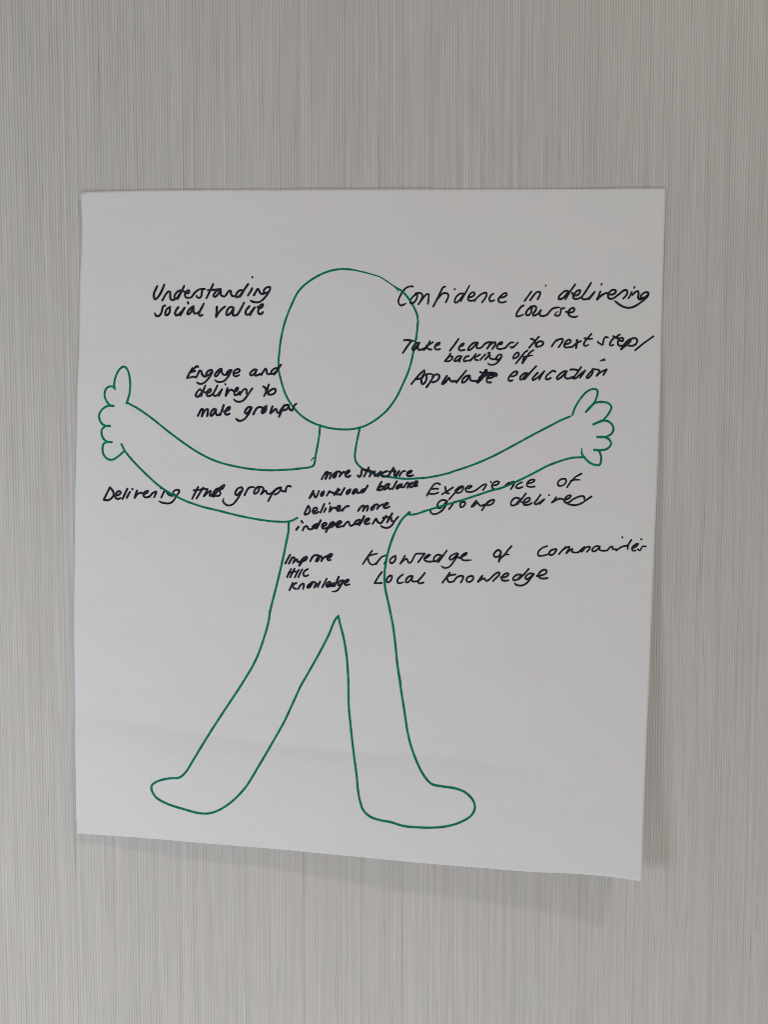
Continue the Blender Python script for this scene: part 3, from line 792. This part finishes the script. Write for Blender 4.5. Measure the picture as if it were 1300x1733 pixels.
def build_paper():
    E = {k: sampler(v) for k, v in SHEET_EDGES.items()}
    NU, NV = 230, 270; T = 0.00014
    TL, TR = SHEET_EDGES['top'][0], SHEET_EDGES['top'][-1]; BL, BR = SHEET_EDGES['bottom'][0], SHEET_EDGES['bottom'][-1]
    top = [E['top'](i / NU) for i in range(NU + 1)]; bot = [E['bottom'](i / NU) for i in range(NU + 1)]
    lef = [E['left'](j / NV) for j in range(NV + 1)]; rig = [E['right'](j / NV) for j in range(NV + 1)]
    front, back = [], []
    for j in range(NV + 1):
        v = j / NV
        for i in range(NU + 1):
            u = i / NU
            p = [(1-v)*top[i][k] + v*bot[i][k] + (1-u)*lef[j][k] + u*rig[j][k]
                 - ((1-u)*(1-v)*TL[k] + u*(1-v)*TR[k] + (1-u)*v*BL[k] + u*v*BR[k]) for k in (0, 1)]
            d = lift(*p)
            front.append((p[0], -d, p[1] - ORIGIN.z)); back.append((p[0], -d + T, p[1] - ORIGIN.z))
    n = len(front); W = NU + 1; F = []
    for j in range(NV):
        for i in range(NU):
            a, b, c, d = j*W+i, j*W+i+1, (j+1)*W+i+1, (j+1)*W+i
            F.append((a, d, c, b)); F.append((a+n, b+n, c+n, d+n))
    for i in range(NU):
        F.append((i, i+1, i+1+n, i+n)); q = NV*W+i; F.append((q, q+n, q+1+n, q+1))
    for j in range(NV):
        a, b = j*W, (j+1)*W; F.append((a, a+n, b+n, b)); a += NU; b += NU; F.append((a, b, b+n, a+n))
    return mesh_obj('paper', front + back, F, M_paper, sheet)
build_paper()

# ------------------------------------------------------------------ pen strokes
rnd = random.Random(5)
def catmull(P, step):
    out = []
    n = len(P)
    for i in range(n - 1):
        p0 = P[i-1] if i else P[0]; p1 = P[i]; p2 = P[i+1]; p3 = P[i+2] if i + 2 < n else P[-1]
        def kt(a, b): return max(1e-6, math.dist(a[:2], b[:2]) ** 0.5)
        L = math.dist(p1[:2], p2[:2]); m = max(2, int(L / step) + 1)
        t01 = kt(p0, p1) if i else kt(p1, p2); t12 = kt(p1, p2); t23 = kt(p2, p3) if i + 2 < n else t12
        m1, m2 = [], []
        for k in (0, 1):
            a = (p2[k]-p1[k]) + t12*((p1[k]-p0[k])/t01 - (p2[k]-p0[k])/(t01+t12)) if i else (p2[k]-p1[k])
            b = (p2[k]-p1[k]) + t12*((p3[k]-p2[k])/t23 - (p3[k]-p1[k])/(t12+t23)) if i + 2 < n else (p2[k]-p1[k])
            m1.append(a); m2.append(b)
        for q in range(m):
            u = q / m; u2, u3 = u*u, u*u*u
            out.append([(2*u3-3*u2+1)*p1[k] + (u3-2*u2+u)*m1[k] + (-2*u3+3*u2)*p2[k] + (u3-u2)*m2[k] for k in (0, 1)] + [p1[2] + (p2[2]-p1[2])*u])
    out.append(list(P[-1]))
    return out

def add_stroke(verts, faces, pts, width, level):
    """a flat ribbon of ink with round ends, lying on the paper"""
    C = catmull(pts, 0.0007)
    # drop coincident points
    D = [C[0]]
    for c in C[1:]:
        if math.dist(c[:2], D[-1][:2]) > 2e-4: D.append(c)
    if len(D) < 2: D.append([D[0][0] + 3e-4, D[0][1], D[0][2]])
    ph = rnd.uniform(0, 6.28); base = len(verts); n = len(D)
    def put(x, z, f): verts.append((x, -(lift(x, z) + 0.00016 + level * 0.000006 + f * 0.00001), z - ORIGIN.z))
    rows = []
    for i, (x, z, pr) in enumerate(D):
        a = D[max(i-1, 0)]; b = D[min(i+1, n-1)]
        tx, tz = b[0]-a[0], b[1]-a[1]; L = math.hypot(tx, tz) or 1; tx /= L; tz /= L
        w = 0.5 * width * pr * (1 + 0.05 * math.sin(ph + i * 0.21) + 0.03 * math.sin(ph * 2 + i * 0.57))
        rows.append((x, z, tx, tz, w, i / n))
    def ring(x, z, nx_, nz_, w, f):
        put(x + nx_*w, z + nz_*w, f); put(x, z, f); put(x - nx_*w, z - nz_*w, f)
    for x, z, tx, tz, w, f in rows: ring(x, z, -tz, tx, w, f)
    for i in range(n - 1):
        a = base + i*3
        faces.append((a, a+1, a+4, a+3)); faces.append((a+1, a+2, a+5, a+4))
    for (x, z, tx, tz, w, f), s, i in ((rows[0], -1, 0), (rows[-1], 1, n-1)):
        c = base + i*3 + 1; ids = [base + i*3]
        ang0 = math.atan2(tx, -tz)
        for q in range(1, 8):
            an = math.pi * q / 8
            ex = -tz*math.cos(an) + s*tx*math.sin(an); ez = tx*math.cos(an) + s*tz*math.sin(an)
            ids.append(len(verts)); put(x + ex*w, z + ez*w, f)
        ids.append(base + i*3 + 2)
        for p, q in zip(ids, ids[1:]): faces.append((c, q, p) if s > 0 else (c, p, q))
    # a pen turns its corners round: a disc of ink where the direction changes sharply
    for i in range(1, n - 1):
        r0, r1 = rows[i-1], rows[i+1]
        ax, az = D[i][0]-D[i-1][0], D[i][1]-D[i-1][1]; bx, bz = D[i+1][0]-D[i][0], D[i+1][1]-D[i][1]
        cs = (ax*bx + az*bz) / (math.hypot(ax, az) * math.hypot(bx, bz) + 1e-12)
        if cs < 0.80:
            x, z, _, _, w, f = rows[i]; c = len(verts); put(x, z, f + 0.3)
            ids = []
            for q in range(12):
                ids.append(len(verts)); put(x + w*math.cos(q*math.pi/6), z + w*math.sin(q*math.pi/6), f + 0.3)
            for q in range(12): faces.append((c, ids[q], ids[(q+1) % 12]))

level = 0
def build_marks(data, material, naming, wscale):
    global level
    for name, width, strokes in data:
        V, F = [], []
        for wm, s in strokes:
            pts = []
            for t in s.split():
                q = t.split(','); pts.append([float(q[0]) * 1e-4, float(q[1]) * 1e-4, float(q[2]) if len(q) > 2 else 1.0])
            add_stroke(V, F, pts, width * 1e-3 * wm * wscale, level); level = (level + 1) % 40
        obname = naming or name
        o = mesh_obj(obname, V, F, material, sheet, False)
        if naming: o['label'] = 'black handwritten word "%s"' % name
        # keep every face turned to the room
        me = o.data
build_marks(FIGURE, M_green, None, 1.14)
level = 45
build_marks(WRITING, M_black, 'handwritten_word', 1.16)
